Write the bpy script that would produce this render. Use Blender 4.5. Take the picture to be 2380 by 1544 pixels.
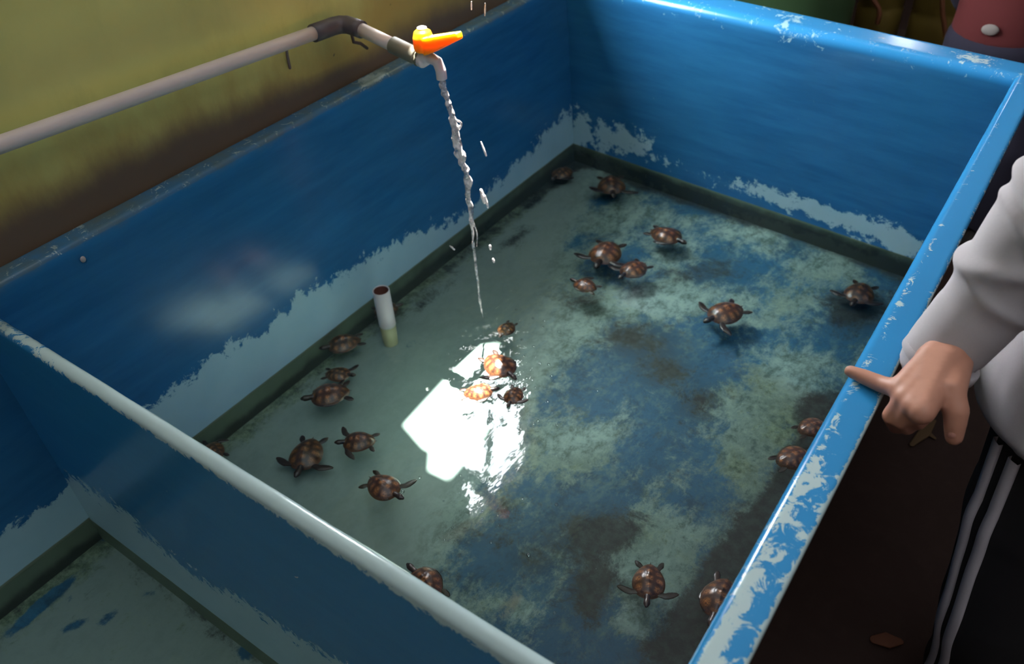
import bpy, bmesh, math, random
import numpy as np
from mathutils import Vector, Matrix, noise as mn
random.seed(7)
PI = math.pi
for o in list(bpy.data.objects): bpy.data.objects.remove(o)
sc = bpy.context.scene
COL = sc.collection

# ------------------------------------------------------------------ camera
FPX = 1908.85
CAMZ = 1.25                       # metres above the water; water surface is z = 0
AX = np.array([[0.81750844, 0.33620035, -0.46759948],
               [0.5735568, -0.54870268, 0.6082417],
               [-0.05208201, -0.76543759, -0.64139907]])   # world axes in camera coords (right, down, forward)
CP = np.array([0, 0, CAMZ])
cam_d = bpy.data.cameras.new('camera'); cam = bpy.data.objects.new('camera', cam_d); COL.objects.link(cam)
r_, d_, f_ = AX[:, 0], AX[:, 1], AX[:, 2]
cam.matrix_world = Matrix(((r_[0], -d_[0], -f_[0], 0), (r_[1], -d_[1], -f_[1], 0), (r_[2], -d_[2], -f_[2], CAMZ), (0, 0, 0, 1)))
cam_d.sensor_width = 36; cam_d.lens = 36 * FPX / 2380; cam_d.clip_start = 0.05
cam_d.dof.use_dof = True; cam_d.dof.focus_distance = 1.25; cam_d.dof.aperture_fstop = 5.0
sc.camera = cam

def ray(p):
    w = AX @ np.array([p[0] - 1190., p[1] - 772., FPX]); return w / np.linalg.norm(w)
def at(p, ax, v):
    """point of the place seen at p, on the plane where coordinate ax (0,1,2) equals v"""
    r = ray(p); return Vector(CP + r * ((v - CP[ax]) / r[ax]))
def seen(w):
    c = AX.T @ (np.array(w) - CP); return 1190 + FPX * c[0] / c[2], 772 + FPX * c[1] / c[2]

# ------------------------------------------------------------------ world, sun, exposure
WORLD = 47.0
wd = bpy.data.worlds.new('sky'); sc.world = wd; wd.use_nodes = True
bg = wd.node_tree.nodes['Background']; bg.inputs[0].default_value = (0.93, 0.96, 1.0, 1); bg.inputs[1].default_value = WORLD
sun_d = bpy.data.lights.new('sun', 'SUN'); sun = bpy.data.objects.new('sun', sun_d); COL.objects.link(sun)
SUN = Vector((.15, -.2, -1))
sun.rotation_euler = SUN.to_track_quat('-Z', 'Y').to_euler(); sun_d.energy = 75; sun_d.angle = math.radians(.3); sun_d.color = (1, .95, .86)
sc.view_settings.view_transform = 'Standard'; sc.view_settings.look = 'None'
sc.view_settings.exposure = 0; sc.view_settings.gamma = 1; sc.view_settings.use_curve_mapping = False
sc.cycles.max_bounces = 10; sc.cycles.transparent_max_bounces = 16; sc.cycles.sample_clamp_indirect = 8

# ------------------------------------------------------------------ object helpers
def tag(o, label=None, cat=None, group=None, kind=None):
    if label: o['label'] = label
    if cat: o['category'] = cat
    if group: o['group'] = group
    if kind: o['kind'] = kind
    return o
def empty(name, loc, **k):
    o = bpy.data.objects.new(name, None); COL.objects.link(o); o.location = loc; o.empty_display_size = .05
    return tag(o, **k)
def mesh_obj(name, verts, faces, mat, parent=None, smooth=True, attrs=None):
    me = bpy.data.meshes.new(name); me.from_pydata([tuple(v) for v in verts], [], faces); me.update()
    if smooth: me.polygons.foreach_set('use_smooth', [True] * len(me.polygons))
    if attrs:
        for n, a in attrs.items():
            at_ = me.attributes.new(n, 'FLOAT', 'POINT'); at_.data.foreach_set('value', [float(x) for x in a])
    if mat: me.materials.append(mat)
    o = bpy.data.objects.new(name, me); COL.objects.link(o)
    if parent:
        o.parent = parent
        o.matrix_parent_inverse = Matrix.Translation(parent.location).inverted() if parent.type == 'EMPTY' and parent.rotation_euler.z == 0 else Matrix()
    return o
class MB:
    """collects simple solids into one mesh"""
    def __init__(s): s.v = []; s.f = []
    def add(s, v, f):
        n = len(s.v); s.v += [tuple(x) for x in v]; s.f += [tuple(i + n for i in q) for q in f]
    def box(s, a, b):
        (x0, y0, z0), (x1, y1, z1) = a, b
        s.add([(x0, y0, z0), (x1, y0, z0), (x1, y1, z0), (x0, y1, z0), (x0, y0, z1), (x1, y0, z1), (x1, y1, z1), (x0, y1, z1)],
              [(0, 3, 2, 1), (4, 5, 6, 7), (0, 1, 5, 4), (1, 2, 6, 5), (2, 3, 7, 6), (3, 0, 4, 7)])
    def tube(s, pts, rad, n=16, caps=True, flat=None, flatn=None):
        pts = [Vector(p) for p in pts]
        rad = rad if isinstance(rad, (list, tuple)) else [rad] * len(pts)
        vs = []; t0 = (pts[1] - pts[0]).normalized()
        u = Vector(flatn) if flatn is not None else (Vector((0, 0, 1)) if abs(t0.z) < .9 else Vector((1, 0, 0)))
        for i, p in enumerate(pts):
            t = (pts[min(i + 1, len(pts) - 1)] - pts[max(i - 1, 0)]).normalized()
            u = (u - t * u.dot(t)).normalized(); w = t.cross(u)
            r = rad[i]; fl = (flat[i] if isinstance(flat, (list, tuple)) else flat) if flat else 1
            for k in range(n):
                a = 2 * PI * k / n; vs.append(p + w * (math.cos(a) * r) + u * (math.sin(a) * r * fl))
        fs = [(i * n + k, i * n + (k + 1) % n, (i + 1) * n + (k + 1) % n, (i + 1) * n + k) for i in range(len(pts) - 1) for k in range(n)]
        if caps: fs += [tuple(reversed(range(n))), tuple((len(pts) - 1) * n + k for k in range(n))]
        s.add(vs, fs)
    def capsule(s, pts, rad, n=14, flat=None, flatn=None):
        pts = [Vector(p) for p in pts]; rad = list(rad) if isinstance(rad, (list, tuple)) else [rad] * len(pts)
        d0 = (pts[0] - pts[1]).normalized(); d1 = (pts[-1] - pts[-2]).normalized(); P = []; R = []
        for a in (80, 55, 28): P.append(pts[0] + d0 * rad[0] * math.sin(math.radians(a))); R.append(rad[0] * math.cos(math.radians(a)))
        P += pts; R += rad
        for a in (28, 55, 80): P.append(pts[-1] + d1 * rad[-1] * math.sin(math.radians(a))); R.append(rad[-1] * math.cos(math.radians(a)))
        s.tube(P, R, n, True, flat, flatn)
    def ball(s, c, r, n=16):
        c = Vector(c); r = Vector(r) if hasattr(r, '__len__') else Vector((r, r, r)); vs = [c + Vector((0, 0, r.z))]; m = n // 2
        for i in range(1, m):
            t = PI * i / m
            for k in range(n):
                a = 2 * PI * k / n; vs.append(c + Vector((r.x * math.sin(t) * math.cos(a), r.y * math.sin(t) * math.sin(a), r.z * math.cos(t))))
        vs.append(c - Vector((0, 0, r.z))); L = len(vs) - 1
        fs = [(0, 1 + k, 1 + (k + 1) % n) for k in range(n)]
        fs += [(1 + i * n + k, 1 + (i + 1) * n + k, 1 + (i + 1) * n + (k + 1) % n, 1 + i * n + (k + 1) % n) for i in range(m - 2) for k in range(n)]
        fs += [(L, 1 + (m - 2) * n + (k + 1) % n, 1 + (m - 2) * n + k) for k in range(n)]
        s.add(vs, fs)
    def lathe(s, c, prof, n=32):
        vs = [(c[0] + r * math.cos(2 * PI * k / n), c[1] + r * math.sin(2 * PI * k / n), z) for r, z in prof for k in range(n)]
        s.add(vs, [(i * n + k, i * n + (k + 1) % n, (i + 1) * n + (k + 1) % n, (i + 1) * n + k) for i in range(len(prof) - 1) for k in range(n)])
    def build(s, name, mat, parent=None, smooth=True):
        return mesh_obj(name, s.v, s.f, mat, parent, smooth)
def modifier(o, typ, **k):
    m = o.modifiers.new(typ.lower(), typ)
    for a, b in k.items(): setattr(m, a, b)
    return m
def bake(o):
    """replace the mesh by its modified version"""
    dg = bpy.context.evaluated_depsgraph_get(); dg.update()
    me = bpy.data.meshes.new_from_object(o.evaluated_get(dg)); mats = [m for m in o.data.materials]
    o.modifiers.clear(); o.data = me
    me.materials.clear()
    for m in mats: me.materials.append(m)
    me.polygons.foreach_set('use_smooth', [True] * len(me.polygons)); return o
def merge(o, voxel, smooth=4):
    modifier(o, 'REMESH', mode='VOXEL', voxel_size=voxel, use_smooth_shade=True)
    if smooth: modifier(o, 'SMOOTH', factor=.5, iterations=smooth)
    return bake(o)
def sm(a, b, x):
    t = min(1, max(0, (x - a) / (b - a))); return t * t * (3 - 2 * t)
def curve(pts, x):
    return float(np.interp(x, [p[0] for p in pts], [p[1] for p in pts]))
def blobs(lst, x, y):
    """sum of soft elliptical spots (cx, cy, rx, ry, angle, strength)"""
    s = 0
    for cx, cy, rx, ry, an, am in lst:
        c, n = math.cos(math.radians(an)), math.sin(math.radians(an)); dx, dy = x - cx, y - cy
        s += am * math.exp(-(((dx * c + dy * n) / rx) ** 2 + ((-dx * n + dy * c) / ry) ** 2))
    return s

# ------------------------------------------------------------------ material helpers
class M:
    def __init__(s, name):
        s.m = bpy.data.materials.new(name); s.m.use_nodes = True; s.t = s.m.node_tree; s.t.nodes.clear()
        s.out = s.t.nodes.new('ShaderNodeOutputMaterial')
    def n(s, typ, ins=None, **k):
        nd = s.t.nodes.new('ShaderNode' + typ)
        for a, b in k.items(): setattr(nd, a, b)
        for a, b in (ins or {}).items():
            if hasattr(b, 'is_output') or isinstance(b, bpy.types.NodeSocket): s.t.links.new(b, nd.inputs[a])
            else: nd.inputs[a].default_value = b
        return nd
    def coord(s): return s.n('TexCoord').outputs['Object']
    def noise(s, scale, detail=4, rough=.55, vec=None, stretch=None, dist=0):
        v = vec or s.coord()
        if stretch: v = s.n('Mapping', {'Vector': v, 'Scale': stretch}).outputs[0]
        return s.n('TexNoise', {'Vector': v, 'Scale': scale, 'Detail': detail, 'Roughness': rough, 'Distortion': dist}).outputs['Fac']
    def attr(s, name): return s.n('Attribute', attribute_name=name).outputs['Fac']
    def math(s, op, a, b=0.0, c=0.0): return s.n('Math', {0: a, 1: b, 2: c}, operation=op).outputs[0]
    def mask(s, field, noise, amp=.6, w=.05):
        x = s.math('ADD', field, s.math('MULTIPLY', s.math('SUBTRACT', noise, .5), amp))
        return s.n('MapRange', {0: x, 1: .5 - w, 2: .5 + w, 3: 0.0, 4: 1.0}, interpolation_type='SMOOTHSTEP').outputs[0]
    def ramp(s, fac, a, b, lo=0.0, hi=1.0):
        return s.n('MapRange', {0: fac, 1: a, 2: b, 3: lo, 4: hi}).outputs[0]
    def mix(s, fac, a, b):
        nd = s.n('Mix', data_type='RGBA')
        for sock, v in ((nd.inputs[0], fac), (nd.inputs[6], a), (nd.inputs[7], b)):
            if isinstance(v, bpy.types.NodeSocket): s.t.links.new(v, sock)
            else: sock.default_value = (*v, 1) if hasattr(v, '__len__') and len(v) == 3 else v
        return nd.outputs[2]
    def bump(s, h, strength=.3, dist=.002): return s.n('Bump', {'Height': h, 'Strength': strength, 'Distance': dist}).outputs[0]
    def principled(s, base, rough=.5, normal=None, **k):
        ins = {'Roughness': rough}
        if isinstance(base, bpy.types.NodeSocket): ins['Base Color'] = base
        else: ins['Base Color'] = (*base, 1)
        if normal: ins['Normal'] = normal
        for a, b in k.items(): ins[a.replace('_', ' ')] = b
        p = s.n('BsdfPrincipled', ins); s.t.links.new(p.outputs[0], s.out.inputs[0]); return s.m
def plain(name, col, rough=.5, var=.15, scale=30, bump=.15, **k):
    m = M(name); nz = m.noise(scale); c = m.mix(nz, tuple(x * (1 - var) for x in col), tuple(min(1, x * (1 + var)) for x in col))
    return m.principled(c, rough, m.bump(nz, bump), **k)

BLUE = (.022, .20, .50)
PALE = (.36, .52, .54)

def tank_paint():
    m = M('worn_blue_gelcoat')
    big = m.noise(2.2, 3, .5); fine = m.noise(55, 6, .62, stretch=(1, 1, 1.0)); streak = m.noise(5, 5, .6, stretch=(1, 1, 7))
    blue = m.mix(m.ramp(streak, .35, .7), (.014, .105, .25), (.022, .145, .32))
    blue = m.mix(m.ramp(big, .4, .75, 0, .5), blue, (.022, .155, .30))
    blue = m.mix(m.attr('rim'), blue, (.030, .25, .54))  # rim blue lightened for chalky wear and for stronger light on top
    wear = m.mask(m.attr('wear'), m.noise(26, 9, .74, stretch=(1, 1, 1), dist=.3), 2.3, .09)
    pale = m.mix(m.noise(9, 4), (.24, .43, .50), (.36, .56, .60))
    c = m.mix(wear, blue, pale)
    chalk = m.mask(m.attr('chalk'), m.noise(42, 9, .74, dist=1.2), 2.0, .05)
    c = m.mix(chalk, c, (.47, .61, .62))
    alg = m.mask(m.attr('algae'), m.noise(14, 5), .3, .12)
    c = m.mix(alg, c, m.mix(m.noise(8, 3), (.11, .15, .105), (.17, .22, .15)))
    dirt = m.mask(m.attr('dirt'), m.noise(18, 5), .7, .3)
    c = m.mix(dirt, c, m.mix(m.attr('sunk'), (.10, .14, .125), (.035, .042, .033)))
    rough = m.math('ADD', .20, m.math('MULTIPLY', wear, .2))
    return m.principled(c, rough, m.bump(m.noise(70, 3), .12, .0015), Specular_IOR_Level=.32)
PAINT = tank_paint()

def basin_paint():
    m = M('stained_basin_gelcoat')
    st = (1, .7, 1)
    n1 = m.noise(13, 10, .82, stretch=st, dist=.25); n2 = m.noise(24, 8, .8, stretch=st, dist=.2); n3 = m.noise(10, 10, .84, dist=.3); n4 = m.noise(60, 5, .7)
    pale = m.mix(m.ramp(n2, .3, .7), (.165, .22, .21), (.225, .29, .275))
    pale = m.mix(m.attr('zone'), pale, m.mix(m.ramp(n2, .40, .60), (.06, .105, .09), (.29, .40, .37)))
    blue = m.mix(m.ramp(n3, .4, .62), (.008, .05, .09), (.018, .125, .235))
    blue = m.mix(m.math('MULTIPLY', m.ramp(n2, .5, .72), m.attr('zone')), blue, (.10, .17, .16))
    c = m.mix(m.mask(m.attr('film'), n1, .9, .2), pale, (.26, .235, .18))
    c = m.mix(m.mask(m.attr('algae'), n2, 2.4, .35), c, m.mix(m.ramp(n4, .4, .62), (.05, .085, .05), (.19, .25, .17)))
    c = m.mix(m.mask(m.attr('paint'), n1, 2.8, .22), c, blue)
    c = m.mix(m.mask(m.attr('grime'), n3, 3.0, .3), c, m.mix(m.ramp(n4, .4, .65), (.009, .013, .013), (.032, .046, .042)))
    return m.principled(c, .6, m.bump(n4, .1, .002))
BASIN = basin_paint()

# ------------------------------------------------------------------ the tank
H = .525            # rim above the water
FZ = -.0625         # basin floor
GZ = -.30           # ground of the room
YF = -.95           # near end of the tank, out of view
# inner corners (left-far, right-far, right-near, left-near) at the basin floor and at the rim, outer corners at the rim
INB = [(-1.285, 2.070), (-.150, 1.955), (-.150, YF), (-1.285, YF)]
INT = [(-1.285, 2.028), (-.119, 1.885), (-.119, YF), (-1.285, YF)]
OUT = [(-1.329, 2.150), (-.0725, 1.957), (-.0725, YF - .045), (-1.329, YF - .045)]
def corner(i, d, z):
    k = (z - FZ) / (H - FZ); k = max(0, min(1, k))
    a = np.array(INB[i]) * (1 - k) + np.array(INT[i]) * k
    return a * (1 - d) + np.array(OUT[i]) * d
def profile(th, bev):
    """(fraction across the wall, z) from the inner foot over the rim to the outer foot"""
    p = [(0, z) for z in np.linspace(FZ - .02, H - bev, 46)]
    for a in (20, 40, 60, 80): p.append((bev / th * (1 - math.cos(math.radians(a))), H - bev + bev * math.sin(math.radians(a))))
    p += [(x, H) for x in np.linspace(bev / th, 1 - .003 / th, 9)]
    # rolled lip, then the thin wall set back under it, then the plinth
    p += [(1 - .001 / th, H - .001), (1, H - .004), (1, H - .011), (1 - .002 / th, H - .014), (.20, H - .016)] + [(.20, z) for z in np.linspace(H - .05, FZ, 8)] + [(-.9, FZ - .01), (-.9, GZ)]
    return p
def wall(name, i, j, th, bev, nseg, fields, label=None):
    pr = profile(th, bev); vs = []; A = {k: [] for k in ('wear', 'chalk', 'dirt', 'algae', 'rim', 'sunk')}
    for s in range(nseg + 1):
        t = s / nseg
        for d, z in pr:
            q = corner(i, d, z) * (1 - t) + corner(j, d, z) * t
            v = (q[0], q[1], z); vs.append(v)
            px, py = seen(v)
            f = fields(px, py, v, d, t)
            f['sunk'] = sm(.004, -.004, z)
            f['rim'] = sm(H - .03, H - .01, z) * (.2 if name == 'side_wall' and i == 3 else 1)
            for k in A: A[k].append(f.get(k, 0))
    n = len(pr)
    fs = [(s * n + k, (s + 1) * n + k, (s + 1) * n + k + 1, s * n + k + 1) for s in range(nseg) for k in range(n - 1)]
    o = mesh_obj(name, vs, fs, PAINT, TANK, True, A)
    if label: o['label'] = label
    return o
TANK = empty('rearing_tank', (-.70, .55, GZ), label='large scratched blue fibreglass tank with a thin cross wall and dirty water inside', cat='tank')

def f_left(px, py, v, d, t):
    x, y, z = v
    if y > .31:
        ed = curve([(-60, 1200), (350, 945), (450, 862), (520, 815), (620, 762), (700, 682), (800, 642), (860, 596), (930, 556), (1050, 505), (1100, 470), (1180, 385), (1240, 330), (1300, 262), (1340, 232)], px)
        w = .5 + (py - ed) / 75
        if px > 950: w -= .18 * sm(950, 1100, px)
    else:
        ed = curve([(-300, 1500), (0, 1240), (60, 1205), (110, 1175), (150, 1140), (175, 1110)], px); w = .5 + (py - ed) / 70
    if d > 0: w = .10
    ch = .30 + .6 * blobs([(868, 180, 34, 14, -25, .9), (145, 598, 12, 8, 0, .5), (690, 250, 40, 10, -25, .25)], px, py) if d > 0 else -.1 + (.5 * sm(.512, .525, z))
    return dict(wear=min(w, 1.2), chalk=ch if d > 0 else ch * .6, dirt=.55 if d > 0 else .5 * sm(.485, .53, z) + (.15 + .35 * sm(.6, 1.6, y) + .75 * sm(-.015, -.06, z)) * sm(.004, -.004, z), algae=sm(.006, -.004, z) * 1.2)
def f_back(px, py, v, d, t):
    x, y, z = v
    wl = 336 + (px - 1336) * .338
    w = blobs([(1400, 315, 75, 40, 15, .62), (1480, 330, 60, 34, 25, .45), (1345, 300, 18, 60, 0, .45), (1600, 392, 90, 16, 20, .22), (1770, 440, 100, 18, 20, .33),
               (1830, 470, 110, 22, 20, .42), (1950, 505, 110, 26, 18, .45), (2060, 545, 90, 36, 25, .58), (2110, 570, 40, 30, 30, .4)], px, py)
    w += .16 * sm(80, 0, wl - py) + .12 * sm(20, -10, abs(px - 1337))
    if z > H - .04: w = .18 + .2 * blobs([(1840, 60, 60, 40, 0, 1), (1870, 90, 30, 30, 0, 1)], px, py)
    ch = .02 + .24 * sm(H - .03, H - .004, z) * (1 - .4 * sm(.15, .5, d)) + .5 * blobs([(2260, 135, 50, 14, 14, .8), (1800, 20, 30, 9, 12, .5)], px, py)
    if d == 0 and z < H - .05: ch = -.3
    return dict(wear=w, chalk=ch, dirt=(.45 + .6 * sm(-.01, -.03, z)) * sm(.002, -.004, z) - .5 * (z > 0), algae=sm(.006, -.004, z) * 1.2)
def f_right(px, py, v, d, t):
    w = -.2; ch = -.3
    if v[2] > H - .03:
        g = sm(250, 1544, py)
        ch = .13 + .16 * g + (.30 - .1 * g) * math.exp(-((d - .27) / .13) ** 2) * (1 - sm(.3, 0, g) * .6)
        ch += .34 * sm(1330, 1480, py) * math.exp(-((d - .38) / .24) ** 2)
        ch += .22 * blobs([(1820, 1200, 70, 60, -60, 1), (1900, 1110, 50, 40, -60, 1.2), (1740, 1350, 60, 70, -60, .8)], px, py)
        ch += .45 * sm(.90, .99, d) * (.6 + .6 * sm(500, 900, py))
        if d < .2: ch -= .1
    return dict(wear=w, chalk=ch, dirt=-.3 + (.55 * sm(.95, 1, d) * sm(.51, .525, v[2])), algae=sm(.006, -.004, v[2]))
def f_near(px, py, v, d, t): return dict(wear=.1, chalk=.1, dirt=0, algae=0)
wall('side_wall', 3, 0, .044, .010, 260, f_left, 'long wall against the yellow masonry')
wall('end_wall', 0, 1, .10, .026, 190, f_back)
wall('side_wall', 1, 2, .0465, .012, 300, f_right, 'long wall with scratched bright rim')
wall('end_wall', 2, 3, .045, .012, 20, f_near)

def divider():
    yn, yf, r = .299, .320, .0105; pr = [(yn, z) for z in np.linspace(FZ - .01, H - r, 48)]
    c = (yn + yf) / 2
    for a in range(165, 0, -15): pr.append((c + r * math.cos(math.radians(a)), H - r + r * math.sin(math.radians(a))))
    pr += [(yf, z) for z in np.linspace(H - r, FZ - .01, 12)]
    vs = []; A = {k: [] for k in ('wear', 'chalk', 'dirt', 'algae', 'rim')}; N = 200
    for s in range(N + 1):
        x = -1.286 + s / N * (1.286 - .118)
        for y, z in pr:
            v = (x, y, z + .0015 * mn.noise(Vector((x * 14, y, 0))) * (z > .4)); vs.append(v); px, py = seen(v)
            ed = curve([(60, 1080), (180, 1118), (280, 1185), (370, 1268), (450, 1335), (560, 1398), (700, 1490), (900, 1600)], px)
            lim = H - .006 - .008 * sm(-1.15, -.8, x) - .006 * sm(-.75, -.3, x)
            A['wear'].append(.5 + (py - ed) / 60 if y < .305 and z < .3 else 0)
            A['chalk'].append(.5 + (z - lim) / .012 * .5 - .25 * sm(-1.0, -1.25, x) if z > .45 else blobs([(880, 1330, 10, 8, 0, .5), (1010, 1455, 20, 12, 0, .5), (690, 1350, 14, 20, 20, .35)], px, py))
            A['rim'].append(.6)  # lighter blue makes up for the little light on the near face
            A['dirt'].append(.5 * sm(-.98, -1.2, x) * sm(.51, .52, z)); A['algae'].append(sm(.004, -.004, z) * 1.2)
    n = len(pr); fs = [(s * n + k, (s + 1) * n + k, (s + 1) * n + k + 1, s * n + k + 1) for s in range(N) for k in range(n - 1)]
    o = mesh_obj('divider', vs, fs, PAINT, TANK, True, A); o['label'] = 'thin cross wall with bare whitish top edge'
divider()

PBL = [(1320, 560, 45, 80, 35, .42), (1370, 470, 50, 30, 0, .25), (1600, 470, 110, 28, 20, .35), (1760, 620, 130, 55, 10, .40), (1860, 560, 60, 30, 10, .3), (1700, 800, 150, 50, 0, .32),
       (1430, 850, 150, 75, -10, .35), (1560, 930, 110, 90, 0, .35), (1540, 1060, 90, 90, 0, .40), (1640, 1160, 45, 80, 10, .55), (975, 790, 75, 28, -25, .5), (1050, 728, 60, 20, -30, .45),
       (1180, 1235, 110, 50, 0, .42), (1330, 1440, 120, 80, 0, .48), (1290, 1180, 60, 60, 0, .35), (1450, 1520, 160, 50, 0, .35), (1940, 780, 70, 70, 0, .45), (1640, 860, 90, 40, 0, .35),
       (1000, 855, 40, 14, -30, .3), (1480, 620, 40, 60, 20, .25), (1130, 1330, 80, 70, 0, .35), (2050, 640, 50, 40, 0, .35), (1390, 1150, 110, 60, 0, .25),
       # left compartment
       (130, 1375, 75, 14, -38, .62), (60, 1440, 90, 13, -38, .62), (235, 1240, 26, 22, 40, .6), (170, 1455, 45, 14, -30, .5), (255, 1435, 40, 14, -35, .5), (345, 1380, 34, 11, -10, .42), (160, 1395, 30, 10, -40, .3),
       (265, 1335, 20, 8, 0, .3), (570, 1520, 26, 22, 0, .55), (215, 1310, 20, 6, -35, .3), (640, 1540, 20, 14, 0, .4)]
PPL = [(1560, 590, 60, 40, -30, .3), (1490, 690, 120, 40, 0, .35), (1740, 545, 60, 30, 0, .35), (1920, 615, 110, 38, 10, .5), (1840, 860, 90, 50, 10, .6), (1770, 990, 80, 90, 0, .45),
       (1720, 1080, 70, 60, 0, .35), (1560, 1270, 100, 70, -30, .6), (1500, 1370, 70, 60, 0, .3), (1340, 1035, 110, 45, -20, .45), (1100, 1240, 60, 80, 20, .2), (1250, 770, 110, 55, 0, .4),
       (1820, 700, 60, 45, 0, .4), (1470, 1440, 60, 50, 0, .4), (1470, 490, 60, 50, -40, .25), (1220, 1420, 40, 50, 30, .4), (1560, 700, 90, 30, 0, .25)]
GBL = [(1780, 980, 80, 130, 0, .5), (1700, 1090, 70, 70, 0, .5), (1850, 1010, 60, 70, 0, .4), (1920, 620, 110, 50, 10, .35), (1820, 700, 60, 50, 0, .45), (1600, 1300, 120, 90, 0, .35), (1680, 860, 100, 40, 0, .4),
       (1320, 1070, 130, 60, 0, .35), (1450, 660, 200, 60, 0, .3), (1380, 1480, 80, 40, 0, .4), (1560, 800, 80, 60, 0, .3), (1060, 1200, 120, 40, 0, .2), (1480, 1250, 110, 50, 0, .35)]
DBL = [(1860, 1110, 50, 140, 25, .80), (1790, 1250, 65, 120, 30, .80), (1700, 1330, 60, 85, 20, .7), (1900, 950, 60, 50, 0, .5), (1640, 1440, 90, 80, 30, .45), (1480, 790, 90, 40, 0, .35), (1640, 940, 60, 40, 0, .35),
       (1430, 1235, 90, 40, 0, .40), (1250, 1300, 60, 40, 0, .25), (2000, 720, 70, 40, 0, .45), (1350, 700, 80, 50, 0, .25), (1390, 1360, 60, 70, 20, .45), (1540, 860, 60, 40, 0, .3), (1560, 1500, 80, 60, 0, .35),
       (1290, 400, 45, 25, -35, .7), (1600, 640, 100, 40, 0, .25), (1200, 680, 90, 30, 0, .15), (1340, 1250, 80, 60, 0, .25), (1080, 1240, 90, 40, 0, .2), (1190, 560, 60, 18, -35, .45), (1010, 690, 60, 16, -35, .4), (240, 1225, 35, 16, 30, .5)]
FBL = [(1080, 1230, 100, 35, -30, .55), (1230, 1250, 40, 110, 5, .5), (1180, 1410, 70, 30, -50, .6), (1000, 1200, 70, 25, -20, .35), (1640, 430, 120, 20, 20, .35), (450, 1460, 120, 14, 37, .4)]
def basin(name, x0, x1, y0, y1, nx, ny):
    vs = []; A = {k: [] for k in ('paint', 'algae', 'grime', 'film', 'zone')}
    for j in range(ny + 1):
        for i in range(nx + 1):
            x = x0 + (x1 - x0) * i / nx; y1x = y1(x); y = y0 + (y1x - y0) * j / ny
            v = (x, y, FZ); px, py = seen(v); vs.append(v)
            if y > .3:
                # the mottled half lies right of a line running away from the divider
                line = px - curve([(330, 1400), (430, 1370), (620, 1290), (800, 1260), (1000, 1170), (1200, 1010), (1544, 900)], py)
                zone = sm(-60, 90, line)
                gap = -.35 + .80 * zone
                pa = gap + blobs(PBL, px, py) - .9 * blobs(PPL, px, py); gr = -.2 + .42 * zone + 1.8 * blobs(DBL, px, py) - 1.0 * blobs(PPL, px, py)
                al = -.05 + .30 * zone + blobs(GBL, px, py) - .7 * blobs(PPL, px, py)
            else:
                zone = 0; pa = -.30 + 2.2 * blobs(PBL, px, py); gr = -.1 + blobs(DBL, px, py); al = .1
            ex = min(x - x0, .5); ey = y1x - y; e0 = (y - y0) if y > .3 else .5
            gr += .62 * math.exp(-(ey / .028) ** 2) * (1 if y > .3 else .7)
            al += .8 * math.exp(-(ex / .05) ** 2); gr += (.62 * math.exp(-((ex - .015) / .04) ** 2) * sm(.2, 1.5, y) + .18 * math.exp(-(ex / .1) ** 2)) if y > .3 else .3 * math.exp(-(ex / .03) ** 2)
            A['zone'].append(zone)
            A['paint'].append(pa); A['algae'].append(al); A['grime'].append(gr); A['film'].append(blobs(FBL, px, py))
    fs = [(j * (nx + 1) + i, j * (nx + 1) + i + 1, (j + 1) * (nx + 1) + i + 1, (j + 1) * (nx + 1) + i) for j in range(ny) for i in range(nx)]
    return mesh_obj(name, vs, fs, BASIN, TANK, True, A)
basin('basin_floor', -1.285, -.150, .32, lambda x: 2.07 + (x + 1.285) * (-.115 / 1.135), 170, 240)['label'] = 'mottled floor of the bigger basin, blue paint under algae'
basin('basin_floor', -1.285, -.150, YF, lambda x: .299, 120, 130)['label'] = 'pale floor of the smaller basin with few dark blue patches'

# ------------------------------------------------------------------ water
SPL = (-1.0, 1.19)
def water_mat():
    m = M('clear_water')
    co = m.coord()
    rel = m.n('VectorMath', {0: co, 1: (SPL[0], SPL[1], 0)}, operation='SUBTRACT').outputs[0]
    dist = m.n('VectorMath', {0: rel}, operation='LENGTH').outputs[1]
    ring = m.math('SINE', m.math('ADD', m.math('MULTIPLY', dist, 165.0), m.math('MULTIPLY', m.noise(9, 2), 7.0)))
    near = m.n('MapRange', {0: dist, 1: 0.02, 2: .40, 3: 1.0, 4: 0.0}, interpolation_type='SMOOTHSTEP').outputs[0]
    h = m.math('MULTIPLY', ring, m.math('MULTIPLY', near, .35))
    h = m.math('ADD', h, m.math('MULTIPLY', m.noise(34, 3, .5, stretch=(1, .6, 1)), m.math('ADD', m.math('MULTIPLY', near, 2.4), .24)))
    nrm = m.n('Bump', {'Height': h, 'Strength': .7, 'Distance': .0024}).outputs[0]
    fr = m.n('Fresnel', {'IOR': 1.33, 'Normal': nrm}).outputs[0]
    tr = m.n('BsdfTransparent', {'Color': (.88, .95, .93, 1)}).outputs[0]
    gl = m.n('BsdfGlossy', {'Color': (1, 1, 1, 1), 'Roughness': .035, 'Normal': nrm}).outputs[0]
    mx = m.n('MixShader', {0: fr, 1: tr, 2: gl}); m.t.links.new(mx.outputs[0], m.out.inputs[0]); return m.m
WATER = water_mat()
def water(name, pts, label):
    o = mesh_obj(name, [(x, y, 0) for x, y in pts], [(0, 1, 2, 3)], WATER, None, False)
    tag(o, label, 'water', kind='stuff')
kb = (0 - FZ) / (H - FZ)
bl = corner(0, 0, 0); br = corner(1, 0, 0)
water('tank_water', [(-1.284, .321), (-.147, .321), (br[0], br[1]), (bl[0], bl[1])], 'clear shallow water with swimming turtles in the bigger basin, under the running tap')
water('basin_water', [(-1.284, YF), (-.147, YF), (-.147, .298), (-1.284, .298)], 'still shallow water in the smaller basin at the lower left, without turtles')

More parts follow.
